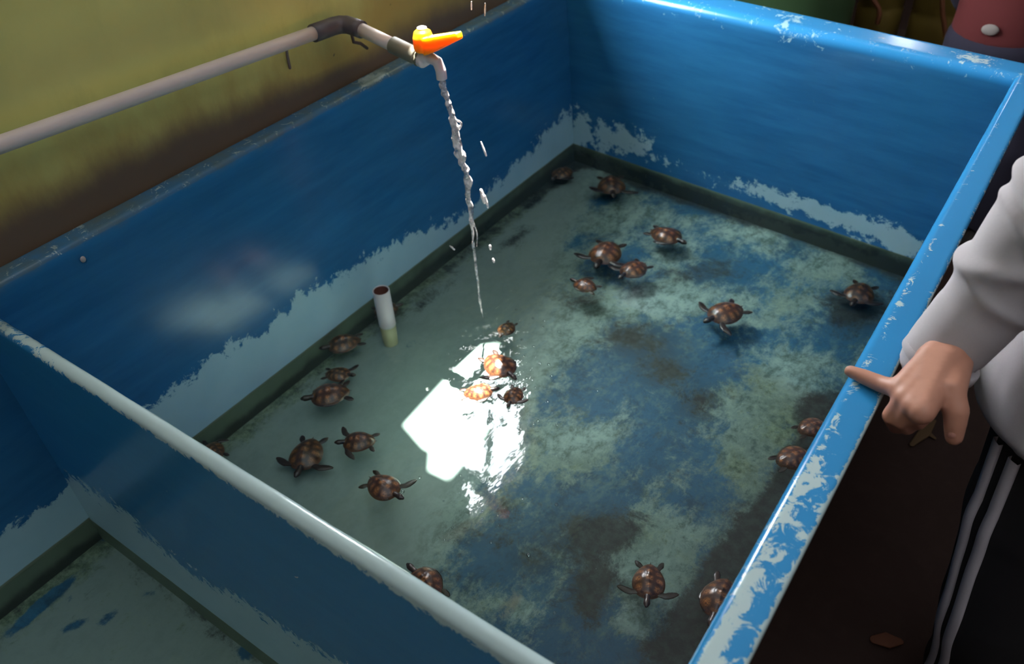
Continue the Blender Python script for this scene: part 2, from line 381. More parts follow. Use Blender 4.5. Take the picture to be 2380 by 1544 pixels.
# ------------------------------------------------------------------ room
def wall_mat():
    m = M('dirty_yellow_plaster')
    n1 = m.noise(3.5, 4); n2 = m.noise(9, 6, .62, stretch=(1, 1, .5))
    c = m.mix(m.ramp(n1, .35, .7), (.60, .57, .18), (.72, .66, .21))
    c = m.mix(m.ramp(n2, .5, .8, 0, .6), c, (.46, .48, .16))
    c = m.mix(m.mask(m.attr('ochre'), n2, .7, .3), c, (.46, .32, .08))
    c = m.mix(m.mask(m.attr('grime_shade'), n2, .55, .32), c, (.15, .10, .06))  # brown dirt with the shade above the tank rim painted in
    c = m.mix(m.mask(m.attr('spot'), m.noise(80), .3, .1), c, (.05, .04, .03))
    return m.principled(c, .75, m.bump(m.noise(40, 5), .15, .003))
WX = -1.333
WIN = (1.40, 1.85, .74, 1.36)       # y0, y1, z0, z1 of the opening in the yellow wall
def yellow_wall():
    ys = sorted(set(list(np.round(np.linspace(-2.6, 0, 14), 3)) + list(np.round(np.arange(0, 2.6, .012), 3)) + [WIN[0], WIN[1], 3.2, 5.6]))
    zs = sorted(set(list(np.round(np.arange(.5, .9, .012), 3)) + [GZ, 0, 1.0, 1.1, WIN[2], WIN[3], 1.5, 2.2]))
    idx = {}; vs = []; A = {'ochre': [], 'grime_shade': [], 'spot': []}
    for s, x in enumerate((WX, WX - .03)):
        for y in ys:
            for z in zs:
                idx[(s, y, z)] = len(vs); vs.append((x, y, z)); px, py = seen((WX, y, z))
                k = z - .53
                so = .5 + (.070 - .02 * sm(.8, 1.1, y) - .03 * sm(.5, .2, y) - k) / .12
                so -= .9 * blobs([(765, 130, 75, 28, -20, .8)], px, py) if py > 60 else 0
                A['grime_shade'].append(min(so, 1.1) if z < .9 else 0)
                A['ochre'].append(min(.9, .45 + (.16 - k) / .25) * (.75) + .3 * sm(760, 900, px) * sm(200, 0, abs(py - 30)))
                A['spot'].append(blobs([(763, 113, 6, 6, 0, .9), (777, 128, 4, 3, 0, .6), (905, 10, 8, 5, 0, .6), (290, 343, 6, 4, 0, .5)], px, py))
    hole = lambda y, z: WIN[0] <= y < WIN[1] and WIN[2] <= z < WIN[3]
    fs = []
    for i in range(len(ys) - 1):
        for j in range(len(zs) - 1):
            if hole(ys[i], zs[j]): continue
            q = [(ys[i], zs[j]), (ys[i + 1], zs[j]), (ys[i + 1], zs[j + 1]), (ys[i], zs[j + 1])]
            fs.append(tuple(idx[(0, *a)] for a in q)); fs.append(tuple(idx[(1, *a)] for a in reversed(q)))
    # reveals of the opening
    wy = [y for y in ys if WIN[0] <= y <= WIN[1]]; wz = [z for z in zs if WIN[2] <= z <= WIN[3]]
    for a, b in zip(wy, wy[1:]):
        for z in (WIN[2], WIN[3]): fs.append((idx[(0, a, z)], idx[(0, b, z)], idx[(1, b, z)], idx[(1, a, z)]))
    for a, b in zip(wz, wz[1:]):
        for y in (WIN[0], WIN[1]): fs.append((idx[(0, y, a)], idx[(0, y, b)], idx[(1, y, b)], idx[(1, y, a)]))
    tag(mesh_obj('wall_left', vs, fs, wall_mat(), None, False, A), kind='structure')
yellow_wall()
fb = MB(); y0, y1, z0, z1 = WIN
fb.box((WX - .07, y0, z0), (WX - .03, y0 + .02, z1)); fb.box((WX - .07, y1 - .02, z0), (WX - .03, y1, z1)); fb.box((WX - .07, y0, z0), (WX - .03, y1, z0 + .02)); fb.box((WX - .07, y0, z1 - .02), (WX - .03, y1, z1))
tag(fb.build('window_1', plain('grey_frame', (.2, .2, .19), .6), None, False), kind='structure')

def floor_mat():
    m = M('dark_damp_concrete'); n1 = m.noise(3, 5); n2 = m.noise(26, 6, .65)
    c = m.mix(n1, (.022, .012, .010), (.045, .026, .021)); c = m.mix(m.ramp(n2, .5, .9, 0, .5), c, (.06, .036, .028))
    return m.principled(c, .8, m.bump(n2, .3, .004), Specular_IOR_Level=.2)
b = MB(); b.box((-1.45, -2.8, GZ - .1), (4.2, 6.0, GZ)); tag(b.build('floor', floor_mat(), None, False), kind='structure')
DARKW = plain('dark_brown_wall', (.05, .036, .03), .9)
b = MB(); b.box((-1.45, 5.6, GZ), (-1.10, 5.7, 4.6)); b.box((-.95, 5.6, GZ), (4.2, 5.7, 4.6)); b.box((-1.10, 5.6, GZ), (-.95, 5.7, 1.70)); b.box((-1.10, 5.6, 1.88), (-.95, 5.7, 4.6)); tag(b.build('wall_back', DARKW, None, False), kind='structure')
b = MB(); b.box((4.0, -2.6, GZ), (4.1, 5.7, 4.6)); tag(b.build('wall_right', DARKW, None, False), kind='structure')
b = MB(); b.box((-1.45, -2.7, GZ), (4.1, -2.6, 4.6)); tag(b.build('wall_near', DARKW, None, False), kind='structure')
b = MB(); b.box((-2.3, -2.8, 3.0), (-2.2, 6.0, 4.6)); tag(b.build('sky_block_board', DARKW, None, False), kind='structure')  # unseen board, added to block the sky above the yellow wall
for y_ in ((-2.8, -2.6), (5.6, 5.8)):
    b = MB(); b.box((-2.3, y_[0], GZ), (-1.45, y_[1], 4.6)); tag(b.build('wall_end', DARKW, None, False), kind='structure')
# roof: opaque sheet with one gap, and an added translucent panel for overhead light
RZ = 4.6
def roof():
    pat = [(1112, 805), (1068, 850), (990, 935), (942, 988), (985, 1038), (1003, 1050), (1000, 1092), (1042, 1112), (1112, 1030), (1160, 940), (1168, 860), (1158, 800)]
    gap = []
    for p in pat:
        q = at(p, 2, FZ); t = (RZ - FZ); gap.append((q.x - SUN.x * t, q.y - SUN.y * t))
    outer = [(-2.3, -2.8), (4.2, -2.8), (4.2, 6.0), (-2.3, 6.0)]
    sky = [(-.7, -2.5), (3.0, -2.5), (3.0, 1.7), (-.7, 1.7)]
    bm = bmesh.new(); ed = []
    def loop(pts):
        v = [bm.verts.new((x, y, RZ)) for x, y in pts]; ed.extend(bm.edges.new((v[i], v[(i + 1) % len(v)])) for i in range(len(v)))
    loop(outer); loop(sky)
    gx = [g[0] for g in gap]; gy = [g[1] for g in gap]
    print('gap', min(gx), max(gx), min(gy), max(gy))
    rg = [(g[0], g[1]) for g in gap]
    if min(gx) < -.95 and min(gy) < 1.45:   # keep the gap clear of the panel
        pass
    loop(rg)
    bmesh.ops.triangle_fill(bm, use_beauty=True, edges=ed)
    # drop faces inside the added panel or the gap
    def inside(pt, poly):
        c = False; n = len(poly)
        for i in range(n):
            (xa, ya), (xb, yb) = poly[i], poly[(i + 1) % n]
            if (ya > pt[1]) != (yb > pt[1]) and pt[0] < (xb - xa) * (pt[1] - ya) / (yb - ya) + xa: c = not c
        return c
    bad = [f for f in bm.faces if inside(f.calc_center_median()[:2], sky) or inside(f.calc_center_median()[:2], rg)]
    bmesh.ops.delete(bm, geom=bad, context='FACES')
    me = bpy.data.meshes.new('ceiling'); bm.to_mesh(me); bm.free(); o = bpy.data.objects.new('ceiling', me); COL.objects.link(o)
    me.materials.append(plain('rusty_roof_sheet', (.055, .05, .046), .9)); tag(o, kind='structure')
    m = M('added_translucent_panel'); nz = m.noise(2.5, 3)
    tr = m.n('BsdfTranslucent', {'Color': m.mix(nz, (.0200, .0212, .0224), (.0253, .0270, .0288))}).outputs[0]
    m.t.links.new(tr, m.out.inputs[0])
    (x0, y0), (x1, y1) = sky[0], sky[2]
    tag(mesh_obj('added_roof_panel', [(x0, y0, RZ), (x1, y0, RZ), (x1, y1, RZ), (x0, y1, RZ)], [(0, 1, 2, 3)], m.m, None, False), kind='structure')  # unseen panel, added and sized to light the tank from above
roof()

# ------------------------------------------------------------------ supply pipe with tap
PVC = plain('grey_white_pvc', (.66, .55, .50), .45, .12, 12)
PVCD = plain('dark_grey_pvc', (.085, .065, .07), .5)
PVCG = plain('mid_grey_pvc', (.17, .16, .12), .6, .2)
TAPW = plain('white_plastic', (.75, .66, .66), .35, .05, 30, .05, Subsurface_Weight=.5, Subsurface_Radius=(.01, .008, .008), Subsurface_Scale=1.0)
ORANGE = plain('orange_plastic', (.98, .42, .012), .3, .04, 30, .05, Subsurface_Weight=1.0, Subsurface_Radius=(.020, .016, .004), Subsurface_Scale=1.0)
CHROME = plain('pale_screw_cap', (.6, .55, .56), .25, .05)
DARKM = plain('rusty_metal', (.06, .035, .03), .7)
PX = -1.293; PYE = 1.168
pz = lambda y: .7175 - .0435 * (y - .459) / .6535
pipe = empty('tap_pipe', (PX, PYE, pz(PYE)), label='grey plastic pipe on the yellow wall ending in a white tap with an orange lever', cat='pipe')
b = MB(); b.tube([(PX, y, pz(y)) for y in np.linspace(-2.55, 1.125, 20)], .0135, 20); b.build('pipe', PVC, pipe)
b = MB(); z0 = pz(1.15)
el = [(PX, 1.098, pz(1.098)), (PX, 1.135, pz(1.135)), (PX + .001, 1.152, z0 + .0005), (PX + .007, 1.167, z0), (PX + .019, 1.175, z0 - .001), (PX + .040, 1.176, z0 - .003), (PX + .058, 1.176, z0 - .005)]
b.tube(el, .0178, 20); b.build('elbow', PVCD, pipe)
# outlet line heads away from the wall, falling slightly
E0 = Vector((PX + .05, 1.176, z0 - .004)); TB = at((962, 128), 1, 1.176); dirv = (TB - E0).normalized()
def al(s): return E0 + dirv * s
b = MB(); b.tube([al(0), al(.105)], .0135, 20); b.build('outlet_pipe', PVC, pipe)
Ltot = (TB - E0).length
b = MB(); b.tube([al(.088), al(.090), al(.150), al(.152)], [.0155, .0168, .0168, .0155], 20); b.tube([al(.150), al(.166)], .0135, 12); b.build('coupling', PVCG, pipe)
tapb = MB()
T0 = al(.160); VC = at((988, 128), 1, 1.176)          # centre of the valve body
tapb.tube([T0 - dirv * .006, T0, T0 + dirv * .012, T0 + dirv * .014, VC + dirv * .004], [.0125, .0165, .0165, .0115, .0125], 18)
tapb.ball(VC, (.0150, .0150, .0155))
SP = at((1027, 184), 1, 1.178)
mid = at((1013, 146), 1, 1.177); 
tapb.tube([VC - dirv * .004, (VC + mid) / 2 + Vector((0, 0, .002)), mid + Vector((.004, 0, .003)), (mid + SP) / 2 + Vector((.005, 0, .002)), SP + Vector((0, 0, 0))], [.0115, .0112, .0108, .0105, .0108], 18)
tap = merge(tapb.build('tap_body', TAPW, pipe), .0016, 5)
tap['label'] = 'white plastic tap body with curved spout'
rg = MB(); rg.tube([al(.157), al(.163)], [.0175, .0175], 8); rg.build('gland_ring', PVCG, tap)
HC = VC + Vector((0, 0, .013))
hb = MB()
hb.tube([HC - Vector((0, 0, .004)), HC + Vector((0, 0, .002)), HC + Vector((0, 0, .022)), HC + Vector((0, 0, .033)), HC + Vector((0, 0, .038))], [.0185, .0205, .0200, .0165, .0095], 24)
tipd = (at((1070, 84), 1, 1.160) - (HC + Vector((0, 0, .014)))).normalized()
hh = HC + Vector((0, 0, .012)); L = (at((1070, 86), 1, 1.160) - hh).length
vs = []; side = tipd.cross(Vector((0, 0, 1))).normalized(); upv = side.cross(tipd)
for s, w, h0, h1 in ((.008, .015, -.022, .009), (.022, .0150, -.021, .009), (L * .6, .012, -.012, .0095), (L - .004, .0085, -.004, .0095), (L, .0065, -.001, .0075)):
    for a, c in ((-1, h0), (1, h0), (1, h1), (-1, h1)): vs.append(hh + tipd * s + side * (w * a) + upv * c)
hb.add(vs, [(3, 2, 1, 0), (16, 17, 18, 19)] + [(i * 4 + k, i * 4 + (k + 1) % 4, (i + 1) * 4 + (k + 1) % 4, (i + 1) * 4 + k) for i in range(4) for k in range(4)])
han = merge(hb.build('lever_handle', ORANGE, tap), .0014, 3)
sc_ = MB(); sc_.tube([HC + Vector((0, 0, .036)), HC + Vector((0, 0, .041)), HC + Vector((0, 0, .0425))], [.0095, .0095, .006], 18); sc_.build('screw_cap', CHROME, han)
hk = MB(); q = [at((818, 82), 0, -1.315), at((822, 98), 0, -1.318), at((838, 101), 0, -1.312), at((853, 112), 0, -1.322)]
hk.capsule(q, .0035, 8); q0 = at((812, 70), 0, -1.30); hk.capsule([q0, q[0]], .0035, 8)
hk.build('wall_hook', DARKM, pipe)
st = MB(); q = [at((664, 100), 0, -1.308), at((668, 130), 0, -1.327), at((674, 158), 0, -1.328)]; st.capsule(q, .0028, 8); st.build('pipe_strap', plain('mauve_strap', (.2, .14, .13), .7), pipe)

# ------------------------------------------------------------------ standpipe
spx, spy = -1.190, 1.0535
stand = empty('standpipe', (spx, spy, FZ), label='short upright white overflow pipe with open top in the water beside the long wall', cat='pipe')
b = MB(); r0 = .0205
b.lathe((spx, spy), [(r0, -.004), (r0, .1005), (r0 - .001, .1015), (r0 - .0025, .1005), (r0 - .003, .09), (r0 - .003, -.004)])
b.build('overflow_pipe', plain('white_pvc', (.50, .49, .47), .45, .05), stand)
b = MB(); b.lathe((spx, spy), [(r0 - .0031, .0995), (r0 - .0033, .03), (.001, .028)]); b.build('pipe_bore', plain('brown_bore', (.14, .055, .04), .7), stand)['label'] = 'brown stained inside of the pipe'
b = MB(); b.tube([(spx, spy, z) for z in (-.003, -.004, -.045, FZ + .002, FZ)], [.010, .0195, .0185, .0175, .0175], 28, flatn=(1, 0, 0)); b.build('pipe_socket', plain('yellowed_pvc', (.42, .40, .24), .5, .08), stand)['label'] = 'yellowed socket under water'

# ------------------------------------------------------------------ falling water
def stream_mat():
    m = M('falling_water'); n = m.noise(60, 3, .6)
    nrm = m.bump(m.noise(110, 2), .6, .003)
    tr = m.n('BsdfTransparent', {'Color': (.9, .95, .97, 1)}).outputs[0]
    gl = m.n('BsdfGlossy', {'Color': (1, 1, 1, 1), 'Roughness': .12, 'Normal': nrm}).outputs[0]
    df = m.n('BsdfDiffuse', {'Color': (.95, .86, .84, 1), 'Normal': nrm}).outputs[0]
    fr = m.n('Fresnel', {'IOR': 1.4, 'Normal': nrm}).outputs[0]
    a = m.n('MixShader', {0: m.math('MINIMUM', m.math('ADD', fr, .08), 1.0), 1: tr, 2: gl}).outputs[0]
    foam = m.n('MapRange', {0: n, 1: .38, 2: .58, 3: .12, 4: .9}).outputs[0]
    mx = m.n('MixShader', {0: foam, 1: a, 2: df}); m.t.links.new(mx.outputs[0], m.out.inputs[0]); return m.m
FALL = stream_mat()
path = [(1028, 180), (1029, 200), (1041, 235), (1050, 268), (1056, 300), (1060, 340), (1068, 372), (1080, 395), (1085, 440), (1091, 480), (1098, 540), (1104, 600), (1112, 680), (1124, 742)]
P = [at(p, 1, 1.178 + .012 * (i / 13)) for i, p in enumerate(path)]; P[-1].z = .001
def dense(P, k):
    out = []
    for i in range(len(P) - 1):
        for j in range(k): out.append(P[i].lerp(P[i + 1], j / k))
    return out + [P[-1]]
D = dense(P, 9)
b = MB()
def strand(D, i0, i1, r, ph, amp, dx=0):
    pts = []; rad = []
    for i in range(i0, min(i1, len(D))):
        t = i / (len(D) - 1); e = min(1, (i - i0) / 4, (i1 - i) / 4)
        n = mn.noise(Vector((i * .11, ph, 0))); n2 = mn.noise(Vector((i * .17, ph + 9, 3))); n3 = mn.noise(Vector((i * .33, ph, 5)))
        w = min(1, i / 10)
        pts.append(D[i] + Vector((dx * t + amp * n * w, amp * n2 * .8 * w, 0))); rad.append(max(.0010, r * max(.25, e) * (1 - .6 * t) * (1 + .9 * n3)))
    b.tube(pts, rad, 9)
for i0, i1, r, ph, amp, dx in ((0, 118, .0062, 0, .005, 0), (0, 62, .0058, 7, .008, .004), (0, 40, .0050, 15, .009, -.003), (8, 80, .0046, 23, .010, .008), (20, 66, .0040, 31, .014, .016), (34, 58, .0042, 41, .016, .022),
                               (44, 84, .0046, 52, .012, .006), (52, 90, .0040, 63, .012, -.002), (66, 96, .0034, 71, .012, .012), (26, 44, .003, 83, .018, .03)):
    strand(D, i0, i1, r, ph, amp, dx)
tag(merge(b.build('water_stream', FALL), .0017, 2), 'sparkling stream of water falling from the white tap into the tank', 'water')
drops = [((1118, 330), (1130, 362), .0022, 'thin falling drop of water beside the upper half of the stream'), ((1118, 442), (1126, 470), .0050, 'big glinting drop of water to the right of the lower stream'),
         ((1127, 455), (1134, 482), .0028, 'slim drop of water just below the big glinting one'), ((1046, 572), (1056, 580), .0026, 'slanting drop left of the foot of the stream'),
         ((1139, 571), (1140, 579), .0034, 'round drop right of the foot of the stream'), ((1146, 602), (1148, 609), .0030, 'small drop low down right of the stream above the water'),
         ((1096, 4), (1096, 22), .0016, 'left one of two falling drops in front of the yellow wall'), ((1128, 8), (1127, 36), .0018, 'right one of two falling drops in front of the yellow wall')]
for a, c, r, lab in drops:
    y = 1.19 if a[1] > 100 else 1.30
    A_, B_ = at(a, 1, y), at(c, 1, y); b = MB(); b.capsule([A_, (A_ + B_) / 2, B_], [r * .6, r, r * .8], 12)
    o = b.build('water_drop', FALL); tag(o, lab, 'water drop', 'falling drops around the tap stream')
b = MB(); q = at((193, 603), 0, -1.282); b.ball(q, (.002, .0048, .006), 14)
tag(b.build('paint_fleck', plain('pinkish_fleck', (.42, .36, .34), .5)), 'small pale fleck stuck high on the inside of the long wall', 'fleck')

def bubble_mat():
    m = M('water_bubble'); fr = m.n('LayerWeight', {'Blend': .35}).outputs['Fresnel']
    tr = m.n('BsdfTransparent', {'Color': (.97, .98, .98, 1)}).outputs[0]; gl = m.n('BsdfGlossy', {'Color': (1, 1, 1, 1), 'Roughness': .08}).outputs[0]
    mx = m.n('MixShader', {0: fr, 1: tr, 2: gl}); m.t.links.new(mx.outputs[0], m.out.inputs[0]); return m.m
BUB = bubble_mat()
b = MB(); b.ball((0, 0, 0), .0032, 16); bub = b.build('water_bubble', BUB)
bpos = [(993, 905, 1.5), (976, 1110, .9), (1140, 1113, 1.2), (1070, 1105, .9), (1031, 1165, .6), (1214, 1159, .8), (1293, 1173, 1), (1157, 1198, .8), (1051, 1226, .8), (1088, 1261, .8), (1141, 1261, .9), (1228, 1290, 1.2), (1033, 1256, .6),
        (1289, 1425, .9), (1294, 988, .9), (1250, 978, .9), (1273, 933, .9), (1275, 847, 1), (1282, 873, .9), (1388, 908, .6), (1648, 978, .7), (1238, 740, .8), (1265, 746, .8), (1298, 770, .7), (1240, 805, .8), (1213, 790, .9), (1224, 878, .9),
        (1190, 866, .8), (1200, 720, .8), (1225, 700, .7), (1255, 845, 1), (1244, 900, .7), (1262, 760, .6), (1218, 828, .7), (1350, 800, .5), (1322, 790, .5), (936, 1143, 1.1), (895, 1152, 1.0), (1842, 1040, .8), (1240, 985, .8), (1208, 745, 1)]
for i, (px, py, s) in enumerate(bpos):
    o = bub if i == 0 else bub.copy()
    if i: COL.objects.link(o)
    o.location = at((px, py), 2, .0005); o.scale = (s, s, s * .8)
    tag(o, 'tiny round bubble floating on the water of the bigger basin', 'bubble', 'bubbles floating on the water')

# ------------------------------------------------------------------ turtles
def shell_mat():
    m = M('brown_turtle_shell'); sp = m.attr('spot'); se = m.attr('seam'); ri = m.attr('edge'); n = m.noise(260, 4, .6)
    c = m.mix(n, (.028, .012, .008), (.062, .025, .014))
    ray_ = m.math('MULTIPLY', sp, m.ramp(m.noise(330, 4, .7), .35, .6))
    c = m.mix(ray_, c, (.36, .15, .05)); c = m.mix(m.math('MULTIPLY', se, .55), c, (.022, .010, .008)); c = m.mix(ri, c, (.13, .055, .035))
    return m.principled(c, .30, m.bump(n, .25, .0006), Specular_IOR_Level=.5)
SHELL = shell_mat()
SKIN_T = plain('dark_turtle_skin', (.030, .017, .014), .3, .45, 240, .3)
SCUTE = [(0, .40), (0, .23), (0, .02), (0, -.19), (0, -.37)] + [(s * x, y) for s in (-1, 1) for x, y in ((.215, .27), (.265, .06), (.235, -.15), (.15, -.31))]
def halfw(t):      # t along the shell, -.5 tail to .5 neck
    return .405 * max(0, 1 - ((t + .0) / .5) ** 2) ** .5 * (1 + .16 * (t * 2) - .10 * (max(0, -t * 2)) ** 2)
def shell_mesh(name, parent, k):
    NR, NA = 26, 56; vs = []; A = {'spot': [], 'seam': [], 'edge': []}; fs = []
    for r in range(NR + 1):
        q = r / NR
        for a in range(NA):
            th = 2 * PI * a / NA; yy = .5 * math.sin(th); hw = halfw(yy * .9999); x = hw * q * (1 if math.cos(th) >= 0 else -1) if abs(math.cos(th)) > 1e-6 else 0
            y = yy * q if False else yy * (q ** .98)
            # polar map onto the outline
            x = q * math.cos(th) * (halfw(.5 * math.sin(th)) / max(1e-4, abs(math.cos(th)))) if abs(math.cos(th)) > 1e-3 else 0
            z = .20 * (1 - q ** 2.3) ** .8 * (1 + .1 * math.cos(th)) - .02 * q + .018 * math.exp(-(x / .03) ** 2) * (1 - q)
            ds = sorted((math.hypot((x - cx) * 1.0, (y - cy) * 1.12)) for cx, cy in SCUTE); gap = ds[1] - ds[0]
            rim = q > .86; seam = (1 - sm(.0, .022, gap)) * (not rim); seam = max(seam, 1 - sm(0, .03, abs(q - .86)))
            if rim: seam = max(seam, .8 * (1 - sm(0, .12, abs(((a + .5) % (NA / 24)) / (NA / 24) - .5) * 2 - .0)) * .6)
            z -= .007 * seam
            vs.append((x * k, y * k, z * k)); A['seam'].append(seam); A['spot'].append((sm(.04, .19, gap) if not rim else .25) * 1.0); A['edge'].append(sm(.94, 1, q) * .7)
    for r in range(NR):
        for a in range(NA):
            b_ = (a + 1) % NA; fs.append((r * NA + a, (r + 1) * NA + a, (r + 1) * NA + b_, r * NA + b_))
    o = mesh_obj(name, vs, fs, SHELL, None, True, A); o.parent = parent; return o
def flipper(b, side, root, ang, L, w, k, bend=25, fz=-.02, droop=0):
    """flattened blade; ang 0 points forward, 90 points sideways"""
    a = math.radians(ang); p = Vector((side * root[0], root[1], fz)); d = Vector((side * math.sin(a), math.cos(a), -droop))
    a2 = math.radians(ang + bend); d2 = Vector((side * math.sin(a2), math.cos(a2), -droop * 1.5)); pts = [p - d * .06, p, p + d * L * .35]
    for t in (.35, .65, .9, 1.0): pts.append(p + d * L * .35 + d2 * L * .65 * ((t - .2) / .8))
    rad = [w * .6, w * .75, w * .95, w, w * .85, w * .5, w * .2]
    b.capsule([q * k for q in pts], [r * k for r in rad], 12, .34, (0, 0, 1))
def turtle(tail, front, z, pose, label, k=1.0, tilt=(0, 0), name='sea_turtle'):
    A_, B_ = at(tail, 2, z), at(front, 2, z); L = (B_ - A_).length * k; c = (A_ + B_) / 2; h = math.atan2(B_.y - A_.y, B_.x - A_.x) - PI / 2
    root = empty(name, (0, 0, 0)); tag(root, label, 'turtle', 'young turtles swimming in the tank')
    b = MB(); fl, fr, rl, rr_, hd = pose
    b.ball((0, 0, -.02 * L), (.37 * L, .45 * L, .10 * L), 24); b.ball((0, .30 * L, 0), (.20 * L, .18 * L, .075 * L), 16)
    hx = math.sin(math.radians(hd)); hy = math.cos(math.radians(hd)); n0 = Vector((0, .44, .015)); n1 = n0 + Vector((hx, hy, .02)) * .14; n2 = n0 + Vector((hx, hy, .03)) * .27
    b.capsule([q * L for q in (n0, n1)], [.075 * L, .068 * L], 14)
    b.capsule([q * L for q in (n1, n0.lerp(n2, .8), n2)], [.085 * L, .088 * L, .055 * L], 16, .85, (0, 0, 1))
    for s, f, r in ((-1, fl, rl), (1, fr, rr_)):
        if f is not None: flipper(b, s, (.24, .34), f, .56, .10, L, 28 if f > 30 else 10, 0.0, .05)
        if r is not None: flipper(b, s, (.20, -.36), r, .27, .085, L, 8, -.01, .03)
    b.capsule([Vector((0, -.42, 0)) * L, Vector((0, -.55, 0)) * L], [.035 * L, .012 * L], 8)
    body = b.build('body', SKIN_T, None); merge(body, L * .022, 3); body.parent = root
    shell_mesh('shell', root, L)
    root.location = c; root.rotation_euler = (math.radians(tilt[0]), math.radians(tilt[1]), h)
    return root
# pose: front-left, front-right, rear-left, rear-right flipper angles (None = tucked), head turn
T = turtle
T((1418, 410), (1424, 450), -.020, (60, 110, 120, 130, 0), 'dark turtle in the far corner of the basin, the one nearest the end wall', 1.0)
T((1326, 392), (1290, 413), -.035, (120, 130, 150, 150, 0), 'blurred dark turtle hidden in the shade along the long wall near the far corner')
T((1514, 534), (1580, 560), -.012, (140, 140, 160, 160, 5), 'reddish turtle with tucked flippers, the farther right of the four in the middle distance', 1.0)
T((1424, 563), (1392, 612), -.012, (75, 80, 140, 110, 0), 'turtle with all flippers spread, in the group of four below the end wall')
T((1500, 612), (1448, 640), -.010, (150, 60, 160, 115, -10), 'turtle with raised flippers right beside the one with all flippers spread')
T((1385, 674), (1337, 654), -.004, (150, 110, 160, 140, 0), 'small reddish turtle nearest the stream in the group of four, head to the left', 1.0)
T((1724, 712), (1652, 742), -.012, (60, 80, 150, 120, -5), 'large dark red turtle alone over dark blue patches halfway along the basin')
T((2012, 660), (1985, 702), -.030, (100, 80, 140, 140, 0), 'dim turtle in the far right part of the basin close under the bright rim')
T((870, 727), (924, 711), -.018, (150, 120, 120, 140, 5), 'turtle half hidden behind the white standpipe')
T((838, 788), (762, 808), -.016, (155, 160, 165, 165, 5), 'turtle with flippers tucked just below the white standpipe, head at the wall')
T((756, 868), (813, 872), -.030, (35, 95, 150, 150, 0), 'pale brown turtle with one flipper up, directly above a darker one')
T((813, 908), (722, 925), -.010, (150, 155, 140, 120, 0), 'dark red turtle under the pale brown one, head to the left')
T((873, 1025), (797, 1028), -.010, (105, 40, 120, 150, -4), 'turtle with both front flippers spread wide, left of the sun patch')
T((727, 1019), (698, 1092), -.034, (70, 95, 135, 150, 8), 'dim deep-swimming turtle with long thin flippers, head towards the cross wall')
T((860, 1110), (921, 1152), -.002, (50, 160, 170, 120, -6), 'glossy turtle at the surface between the cross wall and the sun patch', 1.0)
T((512, 1066), (480, 1034), -.020, (120, 100, 150, 150, 0), 'turtle mostly hidden behind the cross wall, at the left end of the basin')
T((1134, 826), (1186, 872), .000, (150, 110, 165, 165, 0), 'turtle at the upper edge of the sun patch, bright orange on one side')
T((1077, 917), (1145, 906), .000, (155, 140, 165, 165, 0), 'sunlit golden turtle inside the white sun patch')
T((1204, 900), (1184, 938), .001, (110, 100, 150, 150, 0), 'small dark turtle right beside the sunlit golden one')
T((1190, 750), (1166, 778), -.015, (150, 150, 165, 165, 0), 'reddish turtle half lost in the glitter where the stream lands')
T((1856, 1004), (1918, 984), -.004, (150, 150, 165, 165, 0), 'spotted turtle cut by the right rim, the farther of the pair there')
T((1806, 1078), (1880, 1052), -.004, (150, 150, 165, 165, 0), 'orange spotted turtle cut by the right rim, the nearer of the pair there')
T((1692, 1346), (1658, 1436), .000, (150, 150, 165, 165, 0), 'turtle partly under the right rim at the bottom of the picture')
T((1512, 1311), (1504, 1392), -.002, (85, 82, 150, 130, 0), 'turtle with straight spread front flippers near the bottom, swimming towards the viewer')
T((1018, 1392), (962, 1326), -.001, (150, 150, 165, 165, -6), 'turtle with wet shining shell peeking over the lower part of the cross wall')

# ------------------------------------------------------------------ people
SKIN = plain('skin', (.50, .235, .16), .5, .10, 60, .08)
def shirt_mat(name, col):
    m = M(name); n = m.noise(300, 3, .6); c = m.mix(n, tuple(x * .9 for x in col), col)
    return m.principled(c, .9, m.bump(m.noise(900, 2), .15, .0008))
GREYF = shirt_mat('light_grey_jersey', (.50, .47, .49)); BLACKF = shirt_mat('black_trackpants', (.010, .009, .011)); STRIPE = shirt_mat('white_stripe', (.62, .58, .62))
NAVYF = shirt_mat('navy_cloth', (.028, .026, .05)); REDF = shirt_mat('red_cloth', (.13, .02, .022)); HAIR = plain('dark_hair', (.012, .009, .008), .5); SHOE = plain('dark_shoe', (.02, .018, .018), .6)
EYEW = plain('eye_white', (.7, .68, .64), .2, .02); EYED = plain('iris', (.03, .015, .01), .2)
def ell(b, rings, n=40):
    """closed loft of horizontal ellipses (cx, cy, z, rx, ry)"""
    vs = [(cx + rx * math.cos(2 * PI * k / n), cy + ry * math.sin(2 * PI * k / n), z) for cx, cy, z, rx, ry in rings for k in range(n)]
    fs = [(i * n + k, i * n + (k + 1) % n, (i + 1) * n + (k + 1) % n, (i + 1) * n + k) for i in range(len(rings) - 1) for k in range(n)]
    b.add(vs, fs + [tuple(reversed(range(n))), tuple((len(rings) - 1) * n + k for k in range(n))])
def head(b, c, k=1, yaw=-1):
    """face towards yaw*y"""
    c = Vector(c); f = yaw
    b.ball(c, (.076 * k, .095 * k, .115 * k), 24); b.ball(c + Vector((0, f * .025, -.055)) * k, (.058 * k, .065 * k, .06 * k), 18)
    b.capsule([c + Vector((0, f * .092, .015)) * k, c + Vector((0, f * .108, -.018)) * k], [.008 * k, .013 * k], 10)
    for s in (-1, 1): b.ball(c + Vector((s * .079, 0, -.005)) * k, (.009 * k, .02 * k, .032 * k), 12)
    for dz, w in ((-.050, .024), (-.058, .022)):
        b.capsule([c + Vector((s * w, f * (.088 - abs(s) * .01), dz)) * k for s in (-1, 0, 1)], [.004 * k, .0065 * k, .004 * k], 8)
